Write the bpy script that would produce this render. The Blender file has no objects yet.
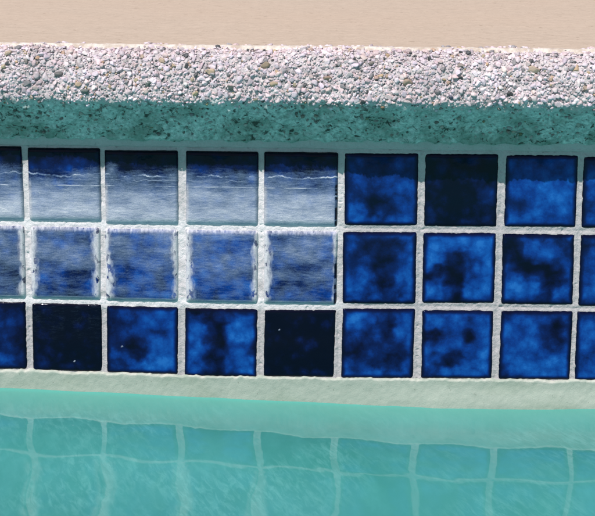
import bpy, math, random
import numpy as np
rng = np.random.default_rng(7)
sc = bpy.context.scene
COL = sc.collection

# ------------------------------------------------------------------ helpers
def link(o, parent=None):
    COL.objects.link(o)
    if parent: o.parent = parent
    return o
def tag(o, label=None, cat=None, group=None, kind=None):
    if label: o['label'] = label
    if cat: o['category'] = cat
    if group: o['group'] = group
    if kind: o['kind'] = kind
    return o
def mesh_np(name, V, F, mat, parent=None, smooth=True, uv=None, attrs=None):
    """V (n,3); F (m,k) constant k"""
    V = np.asarray(V, dtype=np.float32); F = np.asarray(F, dtype=np.int32)
    me = bpy.data.meshes.new(name)
    m, k = F.shape
    me.vertices.add(len(V)); me.vertices.foreach_set('co', V.ravel())
    me.loops.add(m*k); me.loops.foreach_set('vertex_index', F.ravel())
    me.polygons.add(m)
    me.polygons.foreach_set('loop_start', np.arange(0, m*k, k, dtype=np.int32))
    me.polygons.foreach_set('loop_total', np.full(m, k, dtype=np.int32))
    me.polygons.foreach_set('use_smooth', np.full(m, smooth, dtype=bool))
    me.update(calc_edges=True)
    if uv is not None:
        l = me.uv_layers.new(name='UVMap')
        l.data.foreach_set('uv', np.asarray(uv, dtype=np.float32)[F.ravel()].ravel())
    for nm, a in (attrs or {}).items():
        a = np.asarray(a, dtype=np.float32)
        if a.ndim == 1:
            at = me.attributes.new(nm, 'FLOAT', 'POINT'); at.data.foreach_set('value', a)
        else:
            at = me.attributes.new(nm, 'FLOAT_COLOR', 'POINT'); at.data.foreach_set('color', a.ravel())
    me.materials.append(mat)
    me.validate()
    o = bpy.data.objects.new(name, me)
    return link(o, parent)
def grid_faces(nu, nv, flip=False):
    i = np.arange(nu-1)[:, None]*nv + np.arange(nv-1)[None, :]
    i = i.ravel()
    q = np.stack([i, i+nv, i+nv+1, i+1], 1)
    return q[:, ::-1] if flip else q
def vnoise(x, y, cell, seed, cy=None):
    cy = cy or cell
    x = np.asarray(x)/cell + 1000.0; y = np.asarray(y)/cy + 1000.0
    xi = np.floor(x).astype(np.int64); yi = np.floor(y).astype(np.int64)
    fx = x-xi; fy = y-yi
    fx = fx*fx*(3-2*fx); fy = fy*fy*(3-2*fy)
    def h(a, b):
        n = (a*374761393 + b*668265263 + seed*974711) & 0xffffffff
        n = ((n ^ (n >> 13))*1274126177) & 0xffffffff
        n = n ^ (n >> 16)
        return (n & 0xffff)/65535.0*2-1
    return ((h(xi, yi)*(1-fx)+h(xi+1, yi)*fx)*(1-fy) + (h(xi, yi+1)*(1-fx)+h(xi+1, yi+1)*fx)*fy)
def smooth(a, b, x):
    t = np.clip((x-a)/(b-a), 0, 1); return t*t*(3-2*t)
def spaced(lo, hi, flo, fhi, fine, grow=1.12):
    mid = list(np.arange(flo, fhi+fine*.5, fine))
    s = fine; x = mid[-1]; right = []
    while x < hi:
        s *= grow; x = min(x+s, hi); right.append(x)
    s = fine; x = mid[0]; left = []
    while x > lo:
        s *= grow; x = max(x-s, lo); left.append(x)
    return np.array(left[::-1]+mid+right)

# ------------------------------------------------------------------ node helper
class N:
    def __init__(self, name):
        self.m = bpy.data.materials.new(name); self.m.use_nodes = True
        self.t = self.m.node_tree; self.t.nodes.clear()
        self.out = self.t.nodes.new('ShaderNodeOutputMaterial')
    def n(self, typ, **kw):
        nd = self.t.nodes.new(typ)
        ins = kw.pop('ins', {})
        for k, v in kw.items(): setattr(nd, k, v)
        for k, v in ins.items(): self.set(nd.inputs[k], v)
        return nd
    def set(self, sock, v):
        if isinstance(v, bpy.types.NodeSocket): self.t.links.new(v, sock)
        else:
            if isinstance(v, (tuple, list)) and len(v) == 3 and sock.type == 'RGBA': v = (*v, 1)
            sock.default_value = v
    def math(self, op, a, b=0.0, c=None, clamp=False):
        nd = self.n('ShaderNodeMath', operation=op, use_clamp=clamp)
        self.set(nd.inputs[0], a); self.set(nd.inputs[1], b)
        if c is not None: self.set(nd.inputs[2], c)
        return nd.outputs[0]
    def mix(self, f, a, b, blend='MIX'):
        nd = self.n('ShaderNodeMix', data_type='RGBA', blend_type=blend)
        self.set(nd.inputs[0], f); self.set(nd.inputs[6], a); self.set(nd.inputs[7], b)
        return nd.outputs[2]
    def ramp(self, f, stops, interp='LINEAR'):
        nd = self.n('ShaderNodeValToRGB'); self.set(nd.inputs[0], f)
        r = nd.color_ramp; r.interpolation = interp
        while len(r.elements) < len(stops): r.elements.new(.5)
        for e, (p, c) in zip(r.elements, stops):
            e.position = p
            e.color = (*c, 1) if isinstance(c, (tuple, list)) else (c, c, c, 1)
        return nd.outputs[0]
    def map(self, f, a, b, c=0., d=1.):
        nd = self.n('ShaderNodeMapRange', clamp=True)
        self.set(nd.inputs[0], f)
        for i, v in enumerate((a, b, c, d)): nd.inputs[i+1].default_value = v
        return nd.outputs[0]
    def pos(self, scale=(1, 1, 1), loc=(0, 0, 0), uv=False):
        if uv: s = self.n('ShaderNodeUVMap', uv_map='UVMap').outputs[0]
        else: s = self.n('ShaderNodeNewGeometry').outputs['Position']
        mp = self.n('ShaderNodeMapping'); self.set(mp.inputs[0], s)
        mp.inputs['Scale'].default_value = scale; mp.inputs['Location'].default_value = loc
        return mp.outputs[0]
    def noise(self, vec, scale, detail=4, rough=.55, dist=0):
        nd = self.n('ShaderNodeTexNoise'); self.set(nd.inputs['Vector'], vec)
        nd.inputs['Scale'].default_value = scale; nd.inputs['Detail'].default_value = detail
        nd.inputs['Roughness'].default_value = rough; nd.inputs['Distortion'].default_value = dist
        return nd.outputs['Fac']
    def voro(self, vec, scale, feature='F1', out='Distance'):
        nd = self.n('ShaderNodeTexVoronoi', feature=feature); self.set(nd.inputs['Vector'], vec)
        nd.inputs['Scale'].default_value = scale
        return nd.outputs[out]
    def attr(self, nm, out='Fac'):
        return self.n('ShaderNodeAttribute', attribute_name=nm).outputs[out]
    def bump(self, h, strength, dist, normal=None):
        nd = self.n('ShaderNodeBump'); self.set(nd.inputs['Height'], h)
        nd.inputs['Strength'].default_value = strength; nd.inputs['Distance'].default_value = dist
        if normal is not None: self.set(nd.inputs['Normal'], normal)
        return nd.outputs[0]
    def bsdf(self, color, rough=.8, spec=.3, normal=None, **kw):
        b = self.n('ShaderNodeBsdfPrincipled')
        self.set(b.inputs['Base Color'], color); self.set(b.inputs['Roughness'], rough)
        self.set(b.inputs['Specular IOR Level'], spec)
        if normal is not None: self.set(b.inputs['Normal'], normal)
        for k, v in kw.items(): self.set(b.inputs[k.replace('_', ' ')], v)
        self.t.links.new(b.outputs[0], self.out.inputs[0])
        return b

# ------------------------------------------------------------------ materials
def mat_deck():
    M = N('deck_finish')
    p = M.pos()
    streak = M.noise(M.pos((2.5, 16, 1)), 6, 5, .6)
    fine = M.noise(p, 420, 4, .7)
    blot = M.noise(p, 3.5, 4, .6)
    c = M.mix(M.map(M.math('ADD', M.math('MULTIPLY', streak, .25), M.math('MULTIPLY', M.noise(M.pos((1, 1.1, 1)), 90, 6, .75), .75)), .35, .65), (.45, .355, .275), (.61, .49, .39))
    c = M.mix(M.math('MULTIPLY', M.map(blot, .4, .7), .2), c, (.58, .42, .31))
    c = M.mix(M.math('MULTIPLY', M.map(fine, .4, .66), .45), c, (.68, .57, .46))
    pits = M.map(M.noise(M.pos((1, .5, 1)), 120, 3, .6), .64, .72)
    c = M.mix(M.math('MULTIPLY', pits, .45), c, (.25, .17, .11))
    h = M.math('ADD', M.math('MULTIPLY', fine, .6), M.math('MULTIPLY', M.noise(p, 90, 3), .5))
    M.bsdf(c, .8, .25, M.bump(h, .35, .0012)); return M.m
def mat_ground():
    M = N('ground'); p = M.pos()
    M.bsdf(M.mix(M.noise(p, .6, 5), (.30, .25, .19), (.22, .2, .14)), .95, .1); return M.m
def mat_cement():
    M = N('coping_cement'); p = M.pos()
    z = M.n('ShaderNodeSeparateXYZ'); M.set(z.inputs[0], p); z = z.outputs[2]
    zz = M.math('ADD', z, M.math('MULTIPLY', M.math('SUBTRACT', M.noise(p, 55, 3), .5), .014))
    low = M.map(zz, .174, .162)            # lower half: algae specks, plus teal bounce light put into the colour
    up = M.mix(M.noise(p, 300, 4), (.44, .405, .41), (.68, .62, .63))
    up = M.mix(M.map(M.noise(p, 60, 4), .50, .64), up, (.30, .28, .285))
    grain = M.noise(p, 260, 5, .7)
    dn = M.ramp(grain, [(.32, (.22, .28, .27)), (.5, (.48, .57, .56)), (.68, (.72, .80, .78))])
    dn = M.mix(M.map(M.noise(p, 28, 4, .6), .45, .62, 0, .75), dn, (.19, .26, .225))
    dn = M.mix(M.map(M.math('ADD', M.noise(p, 150, 5, .65, .6), M.math('MULTIPLY', M.math('SUBTRACT', M.noise(p, 14, 2), .5), .3)), .57, .65, 0, .9), dn, (.035, .042, .034))
    dn = M.mix(M.map(M.noise(M.pos((1, 1, 1), (4, 2, 7)), 210, 4, .65), .63, .72, 0, .7), dn, (.55, .57, .53))
    c = M.mix(low, up, dn)
    h = M.math('ADD', M.noise(p, 380, 4, .6), M.math('MULTIPLY', M.voro(p, 230), .8))
    M.bsdf(c, .85, .25, M.bump(h, .6, .0015)); return M.m
def mat_stone():
    M = N('aggregate_stone'); p = M.pos()
    c = M.attr('Col', 'Color')
    c = M.mix(M.map(M.noise(p, 700, 3, .6), .4, .7, 0, .45), c, M.mix(.5, c, (.22, .19, .18), 'MIX'))
    M.bsdf(c, .55, .4, M.bump(M.noise(p, 900, 3), .4, .0006)); return M.m
def mat_rim():
    M = N('pale_cement_rim'); p = M.pos()
    c = M.mix(M.map(M.noise(p, 120, 4), .4, .62), (.72, .66, .60), (.50, .42, .35))
    M.bsdf(c, .85, .2, M.bump(M.noise(p, 500, 4), .6, .001)); return M.m
def mat_grout():
    M = N('cement_grout'); p = M.pos()
    scale = M.attr('scale')
    g = M.mix(M.noise(p, 480, 4, .7), (.42, .39, .40), (.62, .58, .59))
    g = M.mix(M.map(M.noise(p, 45, 4), .55, .72, 0, .5), g, (.40, .41, .40))
    g = M.mix(M.map(M.noise(p, 190, 3, .6), .66, .74, 0, .6), g, (.20, .22, .22))
    g = M.mix(M.math('MULTIPLY', scale, .85), g, (.88, .84, .86))
    h = M.math('ADD', M.noise(p, 520, 4, .65), M.math('MULTIPLY', M.noise(p, 1300, 2), .4))
    M.bsdf(g, .85, .2, M.bump(h, .75, .0011)); return M.m
def mat_plaster():
    M = N('pool_plaster'); p = M.pos()
    z = M.n('ShaderNodeSeparateXYZ'); M.set(z.inputs[0], p); z = z.outputs[2]
    c = M.mix(M.noise(p, 60, 5, .65), (.30, .36, .31), (.42, .48, .415))
    c = M.mix(M.map(M.noise(M.pos((.5, 1, 1)), 30, 4), .5, .7, 0, .5), c, (.25, .32, .25))
    c = M.mix(M.map(M.noise(p, 330, 3, .6), .66, .74, 0, .6), c, (.12, .14, .11))
    edge = M.attr('edge')
    e2 = M.math('MULTIPLY', edge, M.map(M.noise(p, 130, 4), .42, .64, .1, .85))
    c = M.mix(e2, c, (.56, .56, .50))
    h = M.math('ADD', M.noise(p, 260, 4), M.math('MULTIPLY', M.noise(p, 900, 3), .5))
    M.bsdf(c, .6, .35, M.bump(h, .45, .001)); return M.m
def mat_basin():
    M = N('basin_plaster'); p = M.pos()
    M.bsdf(M.mix(M.noise(p, 8, 4), (.35, .6, .56), (.42, .66, .62)), .8, .2); return M.m
def mat_water():
    M = N('pool_water'); p = M.pos()
    blot = M.noise(M.pos((1, .55, 1)), 7, 4, .6)
    mot = M.noise(M.pos((1, .35, 1)), 60, 3, .6)
    c = M.mix(M.map(blot, .35, .65), (.050, .272, .248), (.066, .308, .302))
    c = M.mix(M.map(mot, .45, .75, 0, .4), c, (.080, .36, .345))
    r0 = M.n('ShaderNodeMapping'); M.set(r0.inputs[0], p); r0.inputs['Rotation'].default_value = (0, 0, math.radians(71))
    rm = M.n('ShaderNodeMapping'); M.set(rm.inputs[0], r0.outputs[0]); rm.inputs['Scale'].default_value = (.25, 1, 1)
    caustic = M.noise(rm.outputs[0], 170, 4, .65, .5)
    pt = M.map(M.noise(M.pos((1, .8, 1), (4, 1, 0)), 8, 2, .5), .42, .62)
    c = M.mix(M.math('MULTIPLY', M.map(caustic, .45, .68, 0, .42), pt), c, (.15, .46, .44))  # pale slanting streaks: caustic light painted into the water colour
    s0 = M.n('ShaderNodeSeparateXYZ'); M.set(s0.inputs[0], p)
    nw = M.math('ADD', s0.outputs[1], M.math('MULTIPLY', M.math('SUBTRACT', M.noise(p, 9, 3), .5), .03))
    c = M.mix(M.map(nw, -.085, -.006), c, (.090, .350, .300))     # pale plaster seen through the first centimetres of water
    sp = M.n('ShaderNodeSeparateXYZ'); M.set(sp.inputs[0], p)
    c = M.mix(M.map(sp.outputs[1], -.42, -1.0), c, (.075, .56, .57))   # brighter unseen stretch, added to bounce more teal light onto the wall
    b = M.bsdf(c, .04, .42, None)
    b.inputs['IOR'].default_value = 1.333
    return M.m
def mat_glaze():
    """cobalt glaze; lum = pooled/thin glaze with painted coping shade on top-row tiles, scale = calcium deposit"""
    M = N('cobalt_glaze')
    uv = M.pos(uv=True)
    lum = M.attr('lum'); scale = M.attr('scale'); edge = M.attr('edge'); fr = M.attr('fringe')
    n1 = M.noise(uv, 260, 4, .65); n2 = M.noise(uv, 90, 3, .6, .4)
    vo = M.n('ShaderNodeTexVoronoi', feature='SMOOTH_F1'); M.set(vo.inputs['Vector'], M.n('ShaderNodeVectorMath', operation='ADD', ins={0: uv}).outputs[0]); vo.inputs['Scale'].default_value = 88; vo.inputs['Smoothness'].default_value = .22
    l = M.math('ADD', lum, M.math('MULTIPLY', M.math('SUBTRACT', n1, .5), .30))
    l = M.math('ADD', l, M.math('MULTIPLY', M.math('SUBTRACT', n2, .5), .34))
    l = M.math('ADD', l, M.math('MULTIPLY', M.math('SUBTRACT', .42, vo.outputs['Distance']), .38))
    l = M.math('ADD', l, M.math('MULTIPLY', M.math('SUBTRACT', M.noise(uv, 900, 2, .6), .5), .14))
    l = M.math('ADD', M.math('MULTIPLY', M.map(l, .09, .90), .62), M.math('MULTIPLY', l, .32))   # crisper borders where the glaze pooled
    l = M.math('MULTIPLY', l, M.math('SUBTRACT', 1.0, M.math('MULTIPLY', edge, .9)))
    c = M.ramp(l, [(0, (.0018, .0028, .012)), (.15, (.0026, .0055, .036)), (.38, (.0032, .015, .095)),
                   (.60, (.0038, .040, .235)), (.82, (.007, .092, .39)), (1, (.022, .17, .54))])
    # deposit: streaky horizontal haze
    st = M.noise(M.pos((.22, 1, 1), uv=True), 520, 5, .7)
    st2 = M.noise(M.pos((.35, 1, 1), (3, 1, 0), uv=True), 130, 4, .6, .5)
    gr = M.noise(uv, 800, 3, .7)
    d = M.math('ADD', scale, M.math('MULTIPLY', M.math('SUBTRACT', st, .5), .85))
    d = M.math('ADD', d, M.math('MULTIPLY', M.math('SUBTRACT', st2, .5), .55))
    d = M.math('ADD', d, M.math('MULTIPLY', M.math('SUBTRACT', gr, .5), .5))
    gate = M.map(scale, .0, .12)
    d = M.math('MULTIPLY', M.map(d, .02, 1.25), gate)
    # thin white tide lines left by the water at rest
    s = M.n('ShaderNodeSeparateXYZ'); M.set(s.inputs[0], uv); U, Vv = s.outputs[0], s.outputs[1]
    def tide(v0, amp, freq, w, seed, strength):
        cx = M.n('ShaderNodeCombineXYZ'); M.set(cx.inputs[0], U); M.set(cx.inputs[1], seed)
        wob = M.math('MULTIPLY', M.math('SUBTRACT', M.noise(cx.outputs[0], freq, 4, .6), .5), amp)
        dv = M.math('ABSOLUTE', M.math('SUBTRACT', M.math('SUBTRACT', Vv, v0), wob))
        g = M.noise(cx.outputs[0], 45, 4, .7)
        return M.math('MULTIPLY', M.math('MULTIPLY', M.map(dv, w, w*.25), M.map(g, .34, .56)), strength)
    t = tide(.0905, .0130, 55, .0013, 1.7, .85)
    t = M.math('MAXIMUM', t, tide(.0860, .0110, 70, .0009, 3.3, .5))
    t = M.math('MAXIMUM', t, tide(.0800, .0030, 20, .0010, 5.1, .8))
    t = M.math('MAXIMUM', t, tide(.0720, .0090, 60, .0011, 9.4, .75))
    t = M.math('MULTIPLY', t, M.map(M.attr('tide'), .2, .8))
    d = M.math('MAXIMUM', d, t)
    frn = M.math('ADD', fr, M.math('MULTIPLY', M.math('SUBTRACT', M.noise(M.pos((1, .4, 1), uv=True), 300, 5, .7), .5), 1.5))
    frn = M.math('MULTIPLY', M.map(frn, .12, 1.0), M.map(fr, 0, .25))
    chip = M.map(M.noise(M.pos((1, .45, 1), (7, 3, 0), uv=True), 190, 3, .55), .57, .62)
    frn = M.math('MULTIPLY', frn, M.math('SUBTRACT', 1.0, M.math('MULTIPLY', chip, M.map(fr, .35, .6))))
    d = M.math('MAXIMUM', d, frn)
    dc = M.mix(M.map(d, .25, .95), (.25, .40, .66), (.70, .71, .79))
    dc = M.mix(M.map(fr, .2, .9), dc, (.70, .69, .73))
    d = M.math('MINIMUM', d, .96)
    c = M.mix(d, c, dc)
    hb = M.math('ADD', M.math('MULTIPLY', M.math('MULTIPLY', d, st), 1.0), M.math('MULTIPLY', d, gr))
    nm = M.bump(hb, .5, .0007)
    nm = M.bump(M.noise(uv, 55, 3, .5), .10, .002, nm)
    M.bsdf(c, M.map(d, 0, .5, .06, .8), .17, nm)
    return M.m

MDECK, MGROUND, MCEM, MSTONE, MRIM = mat_deck(), mat_ground(), mat_cement(), mat_stone(), mat_rim()
MGROUT, MPLAS, MBASIN, MWATER, MGLAZE = mat_grout(), mat_plaster(), mat_basin(), mat_water(), mat_glaze()

# ------------------------------------------------------------------ dimensions (metres; wall plane y = 0, pool towards -y)
P = .079                    # tile pitch
H = .0355                   # half a tile
ZTOP = .219                 # deck level
ZW = -.1405                 # still water level
XM, XP = -4.0, 4.0
YF = -8.0                   # far side of the pool

# ------------------------------------------------------------------ coping profile: points (protrusion, z), top to bottom
PROF = np.array([(-.016, .2190), (.006, .2190), (.020, .2186), (.0275, .2168), (.0345, .2125), (.0395, .2055), (.0430, .196),
                 (.0455, .186), (.0468, .1775), (.0466, .1712), (.0436, .1660), (.0385, .1603), (.0325, .1543), (.0262, .1482),
                 (.0200, .1420), (.0143, .1360), (.0095, .1310), (.0060, .1270), (-.004, .1255)])
def catmull(P_, n):
    out = []
    q = np.vstack([P_[0], P_, P_[-1]])
    for i in range(len(P_)-1):
        a, b, c, d = q[i:i+4]
        for t in np.linspace(0, 1, n, endpoint=False):
            out.append(.5*((2*b)+(-a+c)*t+(2*a-5*b+4*c-d)*t*t+(-a+3*b-3*c+d)*t**3))
    out.append(P_[-1]); return np.array(out)
PR = catmull(PROF, 40)
seg = np.linalg.norm(np.diff(PR, axis=0), axis=1); S = np.concatenate([[0], np.cumsum(seg)])
def prof(s):
    p = np.interp(s, S, PR[:, 0]); z = np.interp(s, S, PR[:, 1])
    e = 5e-4
    tp = np.interp(s+e, S, PR[:, 0])-np.interp(s-e, S, PR[:, 0]); tz = np.interp(s+e, S, PR[:, 1])-np.interp(s-e, S, PR[:, 1])
    L = np.hypot(tp, tz)+1e-9
    return p, z, -tz/L, tp/L           # point, outward normal (np, nz)
def bulge(x):                # how far the coping bulges along its length
    return 1.10 + .37*np.clip(x, -.6, .6) + .05*vnoise(x, x*0, .16, 5) + .03*vnoise(x, x*0, .05, 6)
def coping_pt(x, s, off):
    p, z, n_p, n_z = prof(s)
    off = off+(.0016*vnoise(x, s, .024, 141)+.0008*vnoise(x, s, .009, 142))*smooth(.010, .03, s)*smooth(S[-1], S[-1]-.02, s)
    p = np.where(p > 0, p*bulge(x), p)
    return np.stack([x, -(p+n_p*off), z+n_z*off], -1), n_p, n_z

xs = spaced(XM, XP, -.62, .62, .0013)
ss = np.linspace(0, S[-1], 118)
X, SS = np.meshgrid(xs, ss, indexing='ij')
zc = prof(SS)[1]
low = smooth(.176, .160, zc)
off = (-.0006+.0006*vnoise(X, SS, .006, 11)+.0004*vnoise(X, SS, .0025, 12))*(1-low)
off = off + low*(.0015*vnoise(X, SS, .011, 13)+.0012*vnoise(X, SS, .0045, 14)+.0007*vnoise(X, SS, .0022, 15)
                 - .0022*smooth(.45, .8, vnoise(X, SS, .0065, 16)))
off *= smooth(0, .02, SS)*smooth(S[-1], S[-1]-.006, SS)
V, _, _ = coping_pt(X.ravel(), SS.ravel(), off.ravel())
coping = tag(mesh_np('pool_coping', V, grid_faces(len(xs), len(ss)), MCEM),
             'rounded concrete pool coping with exposed white pebbles over the blue tiles', 'pool coping')

# exposed stones, one mesh
def ico(sub):
    import bmesh
    bm = bmesh.new(); bmesh.ops.create_icosphere(bm, subdivisions=sub, radius=1)
    v = np.array([w.co[:] for w in bm.verts]); f = np.array([[w.index for w in q.verts] for q in bm.faces]); bm.free()
    return v, f
iv, if_ = ico(3); 
variants = []
for k in range(28):
    v = iv.copy()
    for j in range(rng.integers(8, 14)):
        d = rng.normal(size=3); d /= np.linalg.norm(d); h = rng.uniform(.38, .75)
        t = v@d; v = v - np.outer(np.clip(t-h, 0, None)*.9, d)
    v = v*(1+.05*rng.normal(size=(len(v), 1)))
    v *= np.array([rng.uniform(.8, 1.35), rng.uniform(.75, 1.0), 1.0])
    variants.append(v)
iv2, if2 = ico(2)
var2 = []
for k in range(28):
    v = iv2.copy()
    for j in range(rng.integers(7, 12)):
        d = rng.normal(size=3); d /= np.linalg.norm(d); h = rng.uniform(.4, .75)
        t = v@d; v = v - np.outer(np.clip(t-h, 0, None)*.9, d)
    v *= np.array([rng.uniform(.8, 1.35), rng.uniform(.75, 1.0), 1.0])
    var2.append(v)
def scatter(x0, x1, s0, s1, cell, rmin, rmax, emb, vs, fs, dens=1.0, dull=False):
    gx = np.arange(x0, x1, cell); gs = np.arange(s0, s1, cell*.92)
    A, B = np.meshgrid(gx, gs, indexing='ij')
    A = A + (np.arange(len(gs)) % 2)*cell*.5
    A = (A+rng.uniform(-.36, .36, A.shape)*cell).ravel(); B = (B+rng.uniform(-.36, .36, B.shape)*cell).ravel()
    keep = rng.random(len(A)) < dens; A, B = A[keep], B[keep]
    n = len(A)
    r = rmin+(rmax-rmin)*rng.random(n)**1.8
    offs = r*(emb+rng.uniform(-.25, .25, n))*(1-.8*smooth(sB-.008, sB, B)*(B < sB+.004))
    C, n_p, n_z = coping_pt(A, B, offs)
    wob = .0025*vnoise(A, B, .02, 31)
    vid = rng.integers(0, len(vs), n)
    base = np.stack(vs)[vid]                                # n,k,3
    # random rotation
    q = rng.normal(size=(n, 4)); q /= np.linalg.norm(q, axis=1, keepdims=True)
    w, a, b, c = q.T
    R = np.stack([np.stack([1-2*(b*b+c*c), 2*(a*b-c*w), 2*(a*c+b*w)], -1),
                  np.stack([2*(a*b+c*w), 1-2*(a*a+c*c), 2*(b*c-a*w)], -1),
                  np.stack([2*(a*c-b*w), 2*(b*c+a*w), 1-2*(a*a+b*b)], -1)], -2)
    v = np.einsum('nij,nkj->nki', R, base)*r[:, None, None]
    nrm = np.stack([np.zeros(n), -n_p, n_z], -1)
    dp = np.einsum('nki,ni->nk', v, nrm)
    v = v - .28*dp[..., None]*nrm[:, None, :]
    v = v + C[:, None, :]
    K = v.shape[1]
    F = (fs[None]+np.arange(n)[:, None, None]*K).reshape(-1, 3)
    # colours
    u = rng.random(n)
    g = rng.uniform(.53, .79, n)
    tint = np.stack([g*1.02, g*rng.uniform(.86, .93, n), g*rng.uniform(.87, .97, n)], -1)
    tan = u < .03; tint[tan] = np.stack([rng.uniform(.40, .52, tan.sum()), rng.uniform(.30, .38, tan.sum()), rng.uniform(.19, .26, tan.sum())], -1)
    gry = (u > .05) & (u < .11); tint[gry] = rng.uniform(.20, .36, gry.sum())[:, None]*np.array([1, .97, .98])
    drk = (u > .15) & (u < .175); tint[drk] = rng.uniform(.04, .09, drk.sum())[:, None]*np.array([.9, 1, 1.05])
    pnk = (u > .2) & (u < .4); tint[pnk] *= np.array([1.03, .93, .89])
    blotch = 1+.16*vnoise(A, B, .035, 131)+.10*vnoise(A, B, .012, 132)-.22*smooth(-.18, -.33, A)*smooth(sA+.02, sB, B)
    tint = tint*np.clip(blotch, .5, 1.2)[:, None]*np.array([1.0, .985, 1.03])
    if dull: tint = tint*np.array([.50, .56, .50])*rng.uniform(.5, 1.1, n)[:, None]  # lower-half stones darker and slightly greener
    col = np.concatenate([tint, np.ones((n, 1))], 1)
    return v.reshape(-1, 3), F, np.repeat(col, K, 0)
sA, sB = .026, float(np.interp(-.1690, -PR[:, 1], S))
sC = float(np.interp(-.131, -PR[:, 1], S))
parts = [scatter(-.45, .45, sA, sB+.001, .0050, .0020, .0040, .0, variants, if_),
         scatter(-.45, .45, sA-.002, sB+.002, .0031, .0010, .0017, -.05, var2, if2),
         scatter(-.45, .45, sB, sB+.010, .0062, .0014, .0030, -.30, var2, if2, .6),
         scatter(-.45, .45, sB+.004, sC, .0060, .0012, .0032, -.45, var2, if2, .6, True)]
for a, b in ((-1.3, -.45), (.45, 1.3)):
    parts.append(scatter(a, b, sA, sB+.002, .0052, .0018, .0035, .12, var2, if2))
# a few single larger brown and dark pebbles where the photograph shows them
def px2wall(px, py, yoff=-.037):      # photograph pixel -> x, z on the coping front
    return None
vv, ff, cc, base = [], [], [], 0
for v, f, c in parts:
    vv.append(v); ff.append(f+base); cc.append(c); base += len(v)
# specials: (x, z, radius, colour)
SPEC = [(-.0335, .2035, .0056, (.30, .22, .15)), (-.085, .1965, .0050, (.48, .36, .25)), (-.026, .187, .0042, (.42, .32, .22)),
        (-.1445, .1865, .0052, (.10, .13, .12)), (-.0675, .1835, .0050, (.10, .12, .11)), (.024, .1930, .0045, (.28, .20, .15)),
        (.1015, .1905, .0048, (.34, .25, .19)), (.151, .2055, .0042, (.24, .20, .18)), (.2195, .203, .0056, (.46, .35, .27)),
        (.142, .1770, .0034, (.05, .06, .10)), (-.232, .194, .0042, (.12, .12, .12)), (-.262, .205, .0038, (.2, .18, .17)),
        (.0665, .2075, .0030, (.2, .17, .15)), (.268, .1865, .0042, (.36, .28, .22)), (-.205, .178, .0040, (.14, .16, .15))]
for k, (x, z, r, colr) in enumerate(SPEC):
    s = float(np.interp(-z, -PR[:, 1], S)); C, n_p, n_z = coping_pt(np.array([x]), np.array([s]), np.array([.0006]))
    v = variants[k % 28]*r*np.array([1.05, .6, .8]) + C[0]
    vv.append(v); ff.append(if_+base); cc.append(np.tile(np.array([*colr, 1]), (len(v), 1))); base += len(v)
st = mesh_np('exposed_aggregate', np.vstack(vv), np.vstack(ff), MSTONE, coping, True, attrs={'Col': np.vstack(cc)})
st['kind'] = 'stuff'

# pale cement rim where deck finish stops on the coping
xr = spaced(XM, XP, -.6, .6, .002)
tr = np.linspace(0, 1, 9)
XR, TR = np.meshgrid(xr, tr, indexing='ij')
wid = .0030+.0016*vnoise(XR, XR*0, .03, 41)+.0010*vnoise(XR, XR*0, .008, 42)
front = .0240+.0012*vnoise(XR, XR*0, .02, 43)+.0010*vnoise(XR, XR*0, .005, 44)
yy = -(front*bulge(XR)-(1-TR)*.012*1.0)
zz = ZTOP+.0010+.0012*np.sin(np.clip(TR, 0, 1)*math.pi)+.0004*vnoise(XR, TR, .004, 45, .2)-.003*smooth(.75, 1, TR)
mesh_np('rim', np.stack([XR, yy, zz], -1).reshape(-1, 3), grid_faces(len(xr), 9, True), MRIM, coping)

# ------------------------------------------------------------------ deck (one sheet with the pool cut out) and ground beyond
def ring(name, ox0, ox1, oy0, oy1, ix0, ix1, iy0, iy1, z, mat):
    V = [(ox0, oy0, z), (ox1, oy0, z), (ox1, oy1, z), (ox0, oy1, z), (ix0, iy0, z), (ix1, iy0, z), (ix1, iy1, z), (ix0, iy1, z)]
    F = [(0, 1, 5, 4), (1, 2, 6, 5), (2, 3, 7, 6), (3, 0, 4, 7)]
    o = mesh_np(name, V, F, mat, smooth=False); o['kind'] = 'structure'; return o
ring('pool_deck', XM-3, XP+3, YF-3, 5, XM, XP, YF, -.0135, ZTOP+.0008, MDECK)
ring('ground', -400, 400, -400, 400, XM-2.9, XP+2.9, YF-2.9, 4.9, ZTOP-.03, MGROUND)

# ------------------------------------------------------------------ basin (under water and the other three sides)
B = 1.5
bz = ZTOP-.002
Vb = [(XM, .03, bz), (XP, .03, bz), (XP, YF, bz), (XM, YF, bz), (XM, .03, -B), (XP, .03, -B), (XP, YF, -B), (XM, YF, -B)]
Fb = [(0, 1, 5, 4), (1, 2, 6, 5), (2, 3, 7, 6), (3, 0, 4, 7), (4, 5, 6, 7)]
o = mesh_np('pool_basin', Vb, Fb, MBASIN, smooth=False); o['kind'] = 'structure'

# ------------------------------------------------------------------ tiled wall
wall = bpy.data.objects.new('tiled_pool_wall', None); link(wall)
tag(wall, 'waterline band of cobalt blue square tiles in white grout, three rows high, left side limescaled', 'tiled wall')

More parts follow.
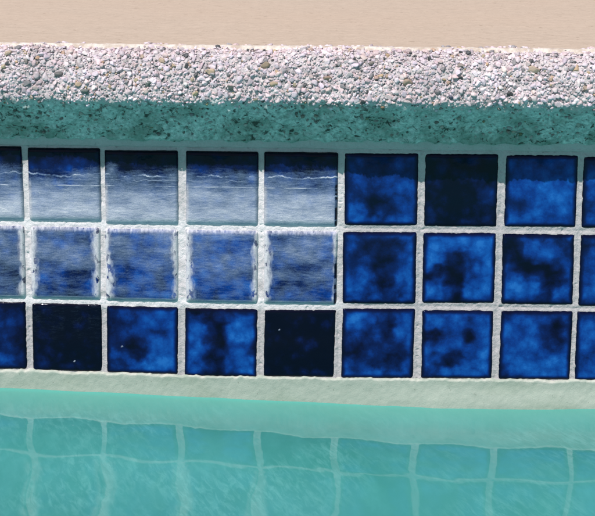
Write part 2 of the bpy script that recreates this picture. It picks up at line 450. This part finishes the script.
# positions of the visible tiles: small setting errors of real tiles, metres (dx0, dx1, dz_top, dz_bottom)
GX = {}
COLS = range(-12, 21)
JIT = np.random.default_rng(3)
def tile_rect(c, r):
    cx = (c-4)*P; cz = (1-r)*P
    if (c, r) in FIX:
        x0, x1, zt, zb, sk = FIX[(c, r)]
        return x0, x1, zt, zb, sk
    j = JIT.uniform(-.0007, .0007, 4)
    return cx-H+j[0], cx+H+j[1], cz+H+j[2], cz-H+j[3], JIT.uniform(-.0006, .0006, 2)
FIX = {}
FIX[(0, 0)] = (-0.3490, -0.2770, 0.1173, 0.0442, (0.0003, -0.0000))
FIX[(1, 0)] = (-0.2705, -0.1993, 0.1162, 0.0441, (-0.0000, 0.0002))
FIX[(2, 0)] = (-0.1943, -0.1223, 0.1148, 0.0422, (-0.0001, 0.0001))
FIX[(3, 0)] = (-0.1138, -0.0429, 0.1148, 0.0425, (-0.0003, -0.0000))
FIX[(4, 0)] = (-0.0364, 0.0359, 0.1149, 0.0425, (-0.0001, -0.0000))
FIX[(5, 0)] = (0.0432, 0.1153, 0.1148, 0.0437, (0.0002, 0.0003))
FIX[(6, 0)] = (0.1223, 0.1935, 0.1151, 0.0437, (-0.0000, 0.0003))
FIX[(7, 0)] = (0.2014, 0.2715, 0.1149, 0.0444, (0.0003, 0.0004))
FIX[(8, 0)] = (0.2774, 0.3481, 0.1142, 0.0443, (0.0004, 0.0002))
FIX[(0, 1)] = (-0.3486, -0.2771, 0.0369, -0.0357, (-0.0001, 0.0002))
FIX[(1, 1)] = (-0.2700, -0.2012, 0.0364, -0.0358, (-0.0007, -0.0002))
FIX[(2, 1)] = (-0.1951, -0.1230, 0.0354, -0.0368, (-0.0001, -0.0001))
FIX[(3, 1)] = (-0.1145, -0.0430, 0.0352, -0.0376, (-0.0002, -0.0000))
FIX[(4, 1)] = (-0.0360, 0.0361, 0.0355, -0.0375, (-0.0002, 0.0001))
FIX[(5, 1)] = (0.0424, 0.1154, 0.0361, -0.0362, (0.0003, 0.0003))
FIX[(6, 1)] = (0.1223, 0.1941, 0.0362, -0.0344, (0.0002, 0.0004))
FIX[(7, 1)] = (0.2009, 0.2718, 0.0359, -0.0347, (0.0007, 0.0004))
FIX[(8, 1)] = (0.2780, 0.3494, 0.0363, -0.0353, (0.0002, 0.0003))
FIX[(0, 2)] = (-0.3500, -0.2776, -0.0414, -0.1107, (-0.0003, 0.0003))
FIX[(1, 2)] = (-0.2711, -0.2008, -0.0421, -0.1116, (-0.0003, -0.0001))
FIX[(2, 2)] = (-0.1955, -0.1236, -0.0438, -0.1127, (-0.0003, -0.0004))
FIX[(3, 2)] = (-0.1161, -0.0433, -0.0449, -0.1148, (-0.0005, -0.0001))
FIX[(4, 2)] = (-0.0359, 0.0352, -0.0450, -0.1138, (-0.0007, 0.0002))
FIX[(5, 2)] = (0.0426, 0.1151, -0.0425, -0.1141, (-0.0004, 0.0003))
FIX[(6, 2)] = (0.1231, 0.1940, -0.0431, -0.1130, (0.0003, 0.0003))
FIX[(7, 2)] = (0.2015, 0.2728, -0.0424, -0.1125, (-0.0002, 0.0004))
FIX[(8, 2)] = (0.2777, 0.3497, -0.0423, -0.1125, (0.0002, 0.0003))
LUM = {
(0,0):["222233","333344","333344","444444","444444","444444"],
(1,0):["345554","455654","445543","444322","444433","444444"],
(2,0):["112222","112221","222222","333345","333333","333333"],
(3,0):["355444","366325","444325","444444","444444","444444"],
(4,0):["355225","354225","444446","444555","444444","444444"],
(5,0):["3332244","3433454","3545545","4434555","5311455","6512355","6755566"],
(6,0):["1211211","1211211","1111121","1100133","1100132","2101011","2101321"],
(7,0):["4454554","5555555","6655666","6656776","4456776","6566666","6655555"],
(8,0):["3444444","5666555","6666555","4566655","3455544","4555555","4555555"],
(0,1):["333333","334433","333332","333222","333322","333332"],
(1,1):["344444","345544","334443","455343","565246","564257"],
(2,1):["555555","445565","345566","556644","567637","446777"],
(3,1):["566664","445666","556555","666434","766687","564677"],
(4,1):["544446","444556","444444","433345","534345","556566"],
(5,1):["4434456","5311136","5211135","4431156","5641267","6651267","6641157","5544245","4453354"],
(6,1):["5666665","7777787","7766788","7731578","7710457","6200367","1100467","5510577","7751777","7750777","5640565"],
(7,1):["1245427","0167632","0167752","0157752","2125535","4100026","5421005","6653104","7776235","7776276","6664176","3443254"],
(8,1):["1444444","3555555","4555566","5677777","5677777","4677777","6777777","3455555"],
(0,2):["333321","333433","333443","333331","333321","333431","334553","333442"],
(1,2):["0100000","0100010","0110100","1100000","1100001","2110000","2211110"],
(2,2):["4644566","3544667","2345668","3354447","3422667","4310777","5521777","4356787","4466776"],
(3,2):["1112233","5512566","6610777","6620777","6721776","5620652","6611663","6621667","6621677","5411456"],
(4,2):["0000000","0000111","0000000","0001200","0001100","0000000","0011121"],
(5,2):["6754356","7754267","5643266","4435266","4333256","2233335","1134223","4442124","6456335","6566556"],
(6,2):["6666566","6666367","5666467","0156256","0166166","4466466","5664467","6411367","6312577","4466777","3567776"],
(7,2):["3444343","5666424","6666303","6666414","6666313","6766435","6666666","5667776","3677777","2566676"],
(8,2):["4555333","6664111","6665100","6666411","5566655","4666666","6777777","6777777"],
}
DLAB = {
(1,0):'blue tile hazed with limescale from its middle down', (2,0):'dark tile with a white limescale crest in its top left corner',
(3,0):'blue tile crossed by thin white tide lines', (4,0):'limescaled tile at the edge of the cleaned area, top row',
(1,1):'blue tile with white crusted sides', (2,1):'bright blue tile with white crusted sides', (3,1):'bright blue streaky tile with white crusted sides',
(4,1):'grey-hazed tile with a chipped right edge', (5,0):'clean glossy mottled blue tile in the top row', (6,0):'clean nearly black tile in the top row',
(7,0):'clean even blue tile in the top row', (5,1):'clean blue tile with dark veins', (6,1):'bright blue tile with a black blot left of centre',
(7,1):'blue tile with a black S-shaped streak', (1,2):'near-black tile with a white fleck low on its face', (2,2):'bright mottled blue tile with a white fleck',
(3,2):'blue tile split by a dark upright band', (4,2):'black tile with a white fleck near its upper left', (5,2):'mottled blue tile with dark clouds',
(6,2):'blue tile with dark blots on its left', (7,2):'even blue tile with a dark blot upper right',
}
def sample_map(rows, u, v):
    A = np.array([[int(ch) for ch in r] for r in rows], float)/9.0
    n, m = A.shape
    gx = np.clip(u*m-.5, 0, m-1); gy = np.clip(v*n-.5, 0, n-1)
    xi = np.minimum(gx.astype(int), m-2); yi = np.minimum(gy.astype(int), n-2)
    fx = gx-xi; fy = gy-yi; fx = fx*fx*(3-2*fx); fy = fy*fy*(3-2*fy)
    return (A[yi, xi]*(1-fx)+A[yi, xi+1]*fx)*(1-fy)+(A[yi+1, xi]*(1-fx)+A[yi+1, xi+1]*fx)*fy
RECT = {}
def tilt_rand(): return JIT.uniform(-.0035, .0035, 2)
def make_tile(c, r):
    x0, x1, zt, zb, sk = tile_rect(c, r)
    x0 -= .0007; x1 += .0007; zt += .0009; zb -= .0012
    RECT[(c, r)] = (x0, x1, zt, zb)
    vis = 0 <= c <= 8
    n = 56 if vis else 26
    t = np.linspace(-1, 1, n)
    t = np.sign(t)*(1-(1-np.abs(t))**1.25)         # a little denser at the rim
    U, W = np.meshgrid(t, t, indexing='ij')
    # superellipse-rounded square
    rc = .055+.02*JIT.random()
    au, aw = np.abs(U), np.abs(W)
    k = np.maximum(au, aw)
    m = np.minimum(au, aw)
    corner = np.clip((m-(1-rc))/rc, 0, 1)*np.clip((k-(1-rc))/rc, 0, 1)
    sh = 1-corner*rc*.30
    u, w = U*sh, W*sh
    uu, ww = (u+1)/2, (w+1)/2
    wobx = .00022*vnoise(w*.035, U*0+c*3+r, .009, 51); wobz = .00022*vnoise(u*.035, W*0+c*5+r, .009, 52)
    X = x0+(x1-x0)*uu+wobx*np.abs(U)**6 + sk[0]*(W)*-1
    Z = zb+(zt-zb)*ww+wobz*np.abs(W)**6 + sk[1]*(U)
    ex = (1-np.abs(u))*H; ez = (1-np.abs(w))*H       # distance from the rim, metres
    d = np.minimum(ex, ez)
    heavy = c <= 4 and r <= 1
    R = np.where((w < 0) & (ez < .010) & heavy, .0074, .0032)
    def rnd(e, R=R):
        q = np.clip(e/R, 0, 1); return np.sqrt(1-(1-q)**2)
    prof_ = rnd(ex, .0032)*rnd(ez)*(1+.75*heavy)
    Y = -(.0030*prof_ - .0002 + .0009*(1-u*u)*(1-w*w))
    if heavy and vis or (heavy and c < 0):     # thick deposit rounds the lower lip
        pass
    tr = tilt_rand(); Y = Y + tr[0]*u*H*.5 + tr[1]*w*H*.5
    # --- attributes
    uvw = np.stack([X, Z], -1)
    rows = LUM.get((c, r))
    if rows is None:
        src = LUM[((c*7+r*3) % 9, (c+r*2) % 3)] if c > 8 else LUM[((c*5+r) % 9, (c*3+r) % 3)]
        rows = [q[::-1] for q in src]
    du = .035*vnoise(X, Z, .008, 61+c)+.02*vnoise(X, Z, .0035, 71+r); dv = .035*vnoise(X, Z, .008, 81+c)+.02*vnoise(X, Z, .0035, 91+r)
    lum = sample_map(rows, np.clip(uu+du, 0, 1), np.clip(1-ww+dv, 0, 1))
    if heavy and r == 0: lum = (.12+.62*lum)*(.30+.65*smooth(.06, .32, 1-ww))  # coping's shade along the tile tops painted into the glaze tone
    if heavy and r == 1: lum = .16+lum*.70
    if not heavy: lum = (.15+lum*.85) if lum.mean() > .3 else lum*1.2+.02
    edge = 1-smooth(.0008, .0058, d+.0006*vnoise(X, Z, .006, 55))
    scale = np.zeros_like(X); fr = np.zeros_like(X); tide = np.zeros_like(X)
    v = 1-ww
    if c <= 4 and r == 0:
        scale = .03+.33*smooth(.20, .38, v)+.36*smooth(.42, .62, v)+.26*smooth(.62, .95, v)
        scale = scale*smooth(.12, .24, v+.02*vnoise(X, Z, .012, 57)) + .13*vnoise(X, Z, .020, 58, .007)*smooth(.15, .3, v)
        if c == 1: scale -= .16*(1-smooth(.35, .6, v))*(uu < .62)
        scale += .45*np.exp(-(((uu-.11)/.07)**2+((v-.24)/.06)**2))*(c == 2)
        fr = .75*(1-smooth(.001, .0065, X-x0))*smooth(.30, .55, v)+.45*(1-smooth(.0005, .003, x1-X))*smooth(.3, .6, v)
        tide = smooth(.17, .22, v)*(1-smooth(.55, .75, v))*np.clip(.85+.5*vnoise(X, Z, .03, 171, .006), 0, 1)
        scale = np.where(ez < .0045, np.where(w < 0, np.maximum(scale, .8), scale), scale)
        edge = edge*np.where(w > .85, 1, .25)
    if c <= 4 and r == 1:
        scale = .36-.16*smooth(.3, .75, v)+.16*vnoise(X, Z, .026, 59, .008)+.08*vnoise(X, Z, .009, 60)
        if c == 0: scale += .08
        scale = np.where(w < 0, np.maximum(scale, .8*(1-smooth(.0028, .0050, ez))), scale)
        sw = .0085+.0030*vnoise(Z, Z*0+c, .014, 62)+.0016*vnoise(Z, Z*0+c, .004, 63)
        swr = .0070+.0030*vnoise(Z, Z*0+c+9, .014, 64)+.0016*vnoise(Z, Z*0+c+9, .004, 65)
        if c == 4: swr = swr*.75
        fr = np.maximum(1-smooth(.0, 1.55, (X-x0)/sw), 1-smooth(.0, 1.55, (x1-X)/swr))
        fr = np.maximum(fr, .62*(1-smooth(.0, .0085, zt-Z)))
        edge = edge*.15
    if c == 4 and r <= 1:           # dark chipped line down the edge by the cleaned tiles
        gap = (1-smooth(.0022, .0036, x1-X))*smooth(.30, .40, v)*(.5+.5*(vnoise(Z, Z*0, .004, 66) > -.45))
        fr = fr*(1-gap); scale = scale*(1-gap); edge = np.maximum(edge, gap)
    if r == 2: scale = .04*(c == 1)*smooth(.9, .3, v)*np.ones_like(X)+0
    if c == 1 and r == 2:
        scale = .03*(1-smooth(.2, .75, v))*(.6+.4*vnoise(X, Z, .004, 67, .06))
    for k_, (fu, fv) in {(2, 2): (.22, .60), (1, 2): (.60, .84), (4, 2): (.22, .30)}.items():
        if (c, r) == k_: fr = np.maximum(fr, 1.0*np.exp(-(((uu-fu)*.071)**2+((v-fv)*.071)**2)/.0008**2)*1.3)
    V = np.stack([X-0, Y, Z], -1).reshape(-1, 3)
    org = np.array([(x0+x1)/2, 0, (zt+zb)/2])
    o = mesh_np('tile', V-org, grid_faces(n, n, False), MGLAZE, wall, True, uv=uvw.reshape(-1, 2),
                attrs={'lum': lum.ravel(), 'edge': edge.ravel(), 'scale': np.clip(scale, 0, 1).ravel(), 'fringe': np.clip(fr, 0, 1).ravel(), 'tide': tide.ravel()})
    o.location = org
    if (c, r) in DLAB: o['label'] = DLAB[(c, r)]
    return o
for r in range(3):
    for c in COLS: make_tile(c, r)

# grout: one rough sheet behind and between the tiles
xs = spaced(XM, XP, -.40, .40, .0009)
zs = np.arange(-.1260, .1230, .0009)
X, Z = np.meshgrid(xs, zs, indexing='ij')
dist = np.full(X.shape, .02)
for (c, r), (x0, x1, zt, zb) in RECT.items():
    i0, i1 = np.searchsorted(xs, x0-.012), np.searchsorted(xs, x1+.012)
    j0, j1 = np.searchsorted(zs, zb-.012), np.searchsorted(zs, zt+.012)
    sx, sz = X[i0:i1, j0:j1], Z[i0:i1, j0:j1]
    dd = np.maximum(np.abs(sx-(x0+x1)/2)-(x1-x0)/2, np.abs(sz-(zt+zb)/2)-(zt-zb)/2)
    dist[i0:i1, j0:j1] = np.minimum(dist[i0:i1, j0:j1], dd)
g = smooth(0, .0034, dist)
left = 1-smooth(.030, .055, X+.004*vnoise(X, Z, .01, 20))
upper = smooth(-.050, -.038, Z)
# joint sits just under the tile faces, slightly hollow
Y = -(.0015-.0006*g) - .0008*left*upper*g*(1-smooth(.085, .1, Z))
hz = np.abs(((Z-P*.5)/P+.5) % 1-.5)*P            # distance to the centre of a horizontal joint
Y += -.00035*vnoise(X, Z, .0045, 21)-.00028*vnoise(X+Z*.6, Z-.3*X, .0022, 22, .0035)-.00015*vnoise(X, Z, .0014, 23)
Y += .0012*smooth(.62, .85, vnoise(X, Z, .0035, 24))*g
Y = np.where(dist < -.003, .0015, Y)
Y = np.where(Z > .119, Y, Y)
sc_ = np.clip(left*upper*(.55+.45*vnoise(X, Z, .01, 25)), 0, 1)*(1-smooth(.095, .105, Z))
sc_ = np.maximum(sc_, left*upper*(hz < .006)*(Z < .07))
mesh_np('grout', np.stack([X, Y, Z], -1).reshape(-1, 3), grid_faces(len(xs), len(zs)), MGROUT, wall, attrs={'scale': sc_.ravel()})

# small ledge of mortar sealing the coping to the tiles
xs2 = spaced(XM, XP, -.40, .40, .0012)
t = np.linspace(0, 1, 14)
X, Tt = np.meshgrid(xs2, t, indexing='ij')
zb_ = .1188+.0004*vnoise(X, X*0, .02, 27)+.0003*vnoise(X, X*0, .006, 28)
Z = zb_+(.1290-zb_)*Tt
Y = -(.0022+.0030*Tt**1.5)-.0003*vnoise(X, Z, .004, 29)-.0003*vnoise(X, Z, .0018, 30)
Y = np.where(Tt == 0, .001, Y)
mesh_np('mortar_joint', np.stack([X, Y, Z], -1).reshape(-1, 3), grid_faces(len(xs2), 14), MGROUT, wall, attrs={'scale': np.zeros(X.size)})

# plaster below the tiles, swelling out to the water
zp = np.concatenate([np.linspace(-.1145, -.1185, 7), np.linspace(-.1195, -.175, 44), np.array([-.2, -.3, -.6, -1.0, -1.5])])
X, ZI = np.meshgrid(xs2, np.arange(len(zp)), indexing='ij')
Z = zp[ZI]
top = .0016*vnoise(X, X*0, .012, 32)+.0010*vnoise(X, X*0, .004, 33)+.0005*vnoise(X, X*0, .0022, 34)
fade = smooth(-.124, -.1145, Z)
bx_ = np.array([-4, -.313, -.236, -.160, -.080, 0, .079, .158, .237, .314, 4.])
bz_ = np.array([-.1143, -.1103, -.1112, -.1123, -.1143, -.1134, -.1137, -.1127, -.1122, -.1122, -.1143])
Z = Z+(top*.7+.0002+np.interp(X, bx_, bz_)+.1143)*fade
lip = smooth(0, 3.5, ZI)
Y = -(.0005+.0040*lip+.0028*smooth(-.1165, -.150, Z)+.003*smooth(.02, .2, X+.0)*smooth(-.118, -.140, Z))
Y += -.0005*vnoise(X, Z, .02, 35)-.00022*vnoise(X, Z, .004, 36)
Y = np.where(ZI == 0, .001, Y)
edge = (1-smooth(2, 8, ZI+2.0*vnoise(X, X*0, .006, 37)))
mesh_np('plaster_band', np.stack([X, Y, Z], -1).reshape(-1, 3), grid_faces(len(xs2), len(zp), True), MPLAS, wall, attrs={'edge': edge.ravel()})

# ------------------------------------------------------------------ water: displaced sheet, finely rippled near the wall
xw = spaced(XM, XP, -.42, .42, .0021, 1.06)
dn_ = np.concatenate([-np.array([.004]), np.arange(-.001, .012, .0006), np.arange(.0125, .40, .0019)])
dl = list(dn_); s = .0019
while dl[-1] < -YF:
    s *= 1.06; dl.append(min(dl[-1]+s, -YF))
dw = np.array(dl)
X, D = np.meshgrid(xw, dw, indexing='ij')
def water_h(X, D):
    near = np.exp(-np.clip(D, 0, None)/1.2)
    level = .0100-.0130*smooth(-.42, .16, X)+.0030*smooth(.17, .40, X)          # slow swell along the wall
    level *= np.exp(-np.clip(D, 0, None)/.5)
    D_ = np.clip(D, 0, None)
    crest = .155+.03*np.sin(X*5.0+.4)+.25*X*X
    h = .0034*np.cos(2*math.pi*(D_-crest)/.31)*smooth(.0, .08, D_)
    h += .0009*np.sin(2*math.pi*(X*.9+D_*.5)/.085+1.0)*.25
    h += .0005*vnoise(X, D_, .16, 101, .10)*smooth(0, .05, D_)
    h += .00004*vnoise(X+.4*D_, D_, .03, 102, .04)*smooth(.0, .06, D_)
    # small wind ripples in patches
    patch = smooth(-.1, .55, vnoise(X, D_, .13, 103, .10)+.35*np.exp(-((X-.08)/.11)**2))
    h += patch*smooth(.12, .22, D_)*.95*(.00010*vnoise((X*3-D_)/3.16, (X+3*D_)/3.16, .016, 104, .05)+.00005*vnoise(X*.7-D_*.7, X*.7+.7*D_, .008, 105, .02))
    men = .0016*np.exp(-np.clip(D-.0065, 0, None)/.0022)
    return ZW+level+h*near+men
Z = water_h(X, D)
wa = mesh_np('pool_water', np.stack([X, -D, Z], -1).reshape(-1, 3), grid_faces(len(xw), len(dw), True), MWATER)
tag(wa, kind='structure')

# ------------------------------------------------------------------ light
SE, SA = math.radians(54), math.radians(24)
sv = np.array([-math.sin(SA)*math.cos(SE), -math.cos(SA)*math.cos(SE), math.sin(SE)])
w = bpy.data.worlds.new('World'); sc.world = w; w.use_nodes = True
nt = w.node_tree; nt.nodes.clear()
sky = nt.nodes.new('ShaderNodeTexSky'); sky.sky_type = 'NISHITA'; sky.sun_disc = False
sky.sun_elevation = SE; sky.sun_rotation = math.atan2(sv[0], sv[1])
bg = nt.nodes.new('ShaderNodeBackground'); bg.inputs[1].default_value = .056
wo = nt.nodes.new('ShaderNodeOutputWorld')
nt.links.new(sky.outputs[0], bg.inputs[0]); nt.links.new(bg.outputs[0], wo.inputs[0])
L = bpy.data.lights.new('sun', 'SUN'); L.energy = 4.6; L.angle = math.radians(.5); L.color = (1, .945, .915)
from mathutils import Vector, Matrix
lo = bpy.data.objects.new('sun', L); link(lo)
lo.rotation_euler = Vector(-sv).to_track_quat('-Z', 'Y').to_euler()

# ------------------------------------------------------------------ camera
cd = bpy.data.cameras.new('camera'); cam = bpy.data.objects.new('camera', cd); link(cam); sc.camera = cam
cd.sensor_width = 36; cd.lens = 1600/595*36; cd.clip_start = .05; cd.clip_end = 2000
yaw, pit, rol = math.radians(-1.65), math.radians(12.22), math.radians(.44)
f = Vector((math.sin(yaw)*math.cos(pit), math.cos(yaw)*math.cos(pit), -math.sin(pit)))
rt = Vector((math.cos(yaw), -math.sin(yaw), 0)); up = rt.cross(f)
r2 = rt*math.cos(rol)+up*math.sin(rol); u2 = -rt*math.sin(rol)+up*math.cos(rol)
cam.matrix_world = Matrix(((r2.x, u2.x, -f.x, .042), (r2.y, u2.y, -f.y, -1.563), (r2.z, u2.z, -f.z, .347), (0, 0, 0, 1)))
cd.dof.use_dof = False

sc.render.engine = 'CYCLES'
sc.cycles.max_bounces = 8; sc.cycles.diffuse_bounces = 5
sc.view_settings.view_transform = 'Standard'; sc.view_settings.look = 'None'
sc.view_settings.exposure = 0.0; sc.view_settings.gamma = 1
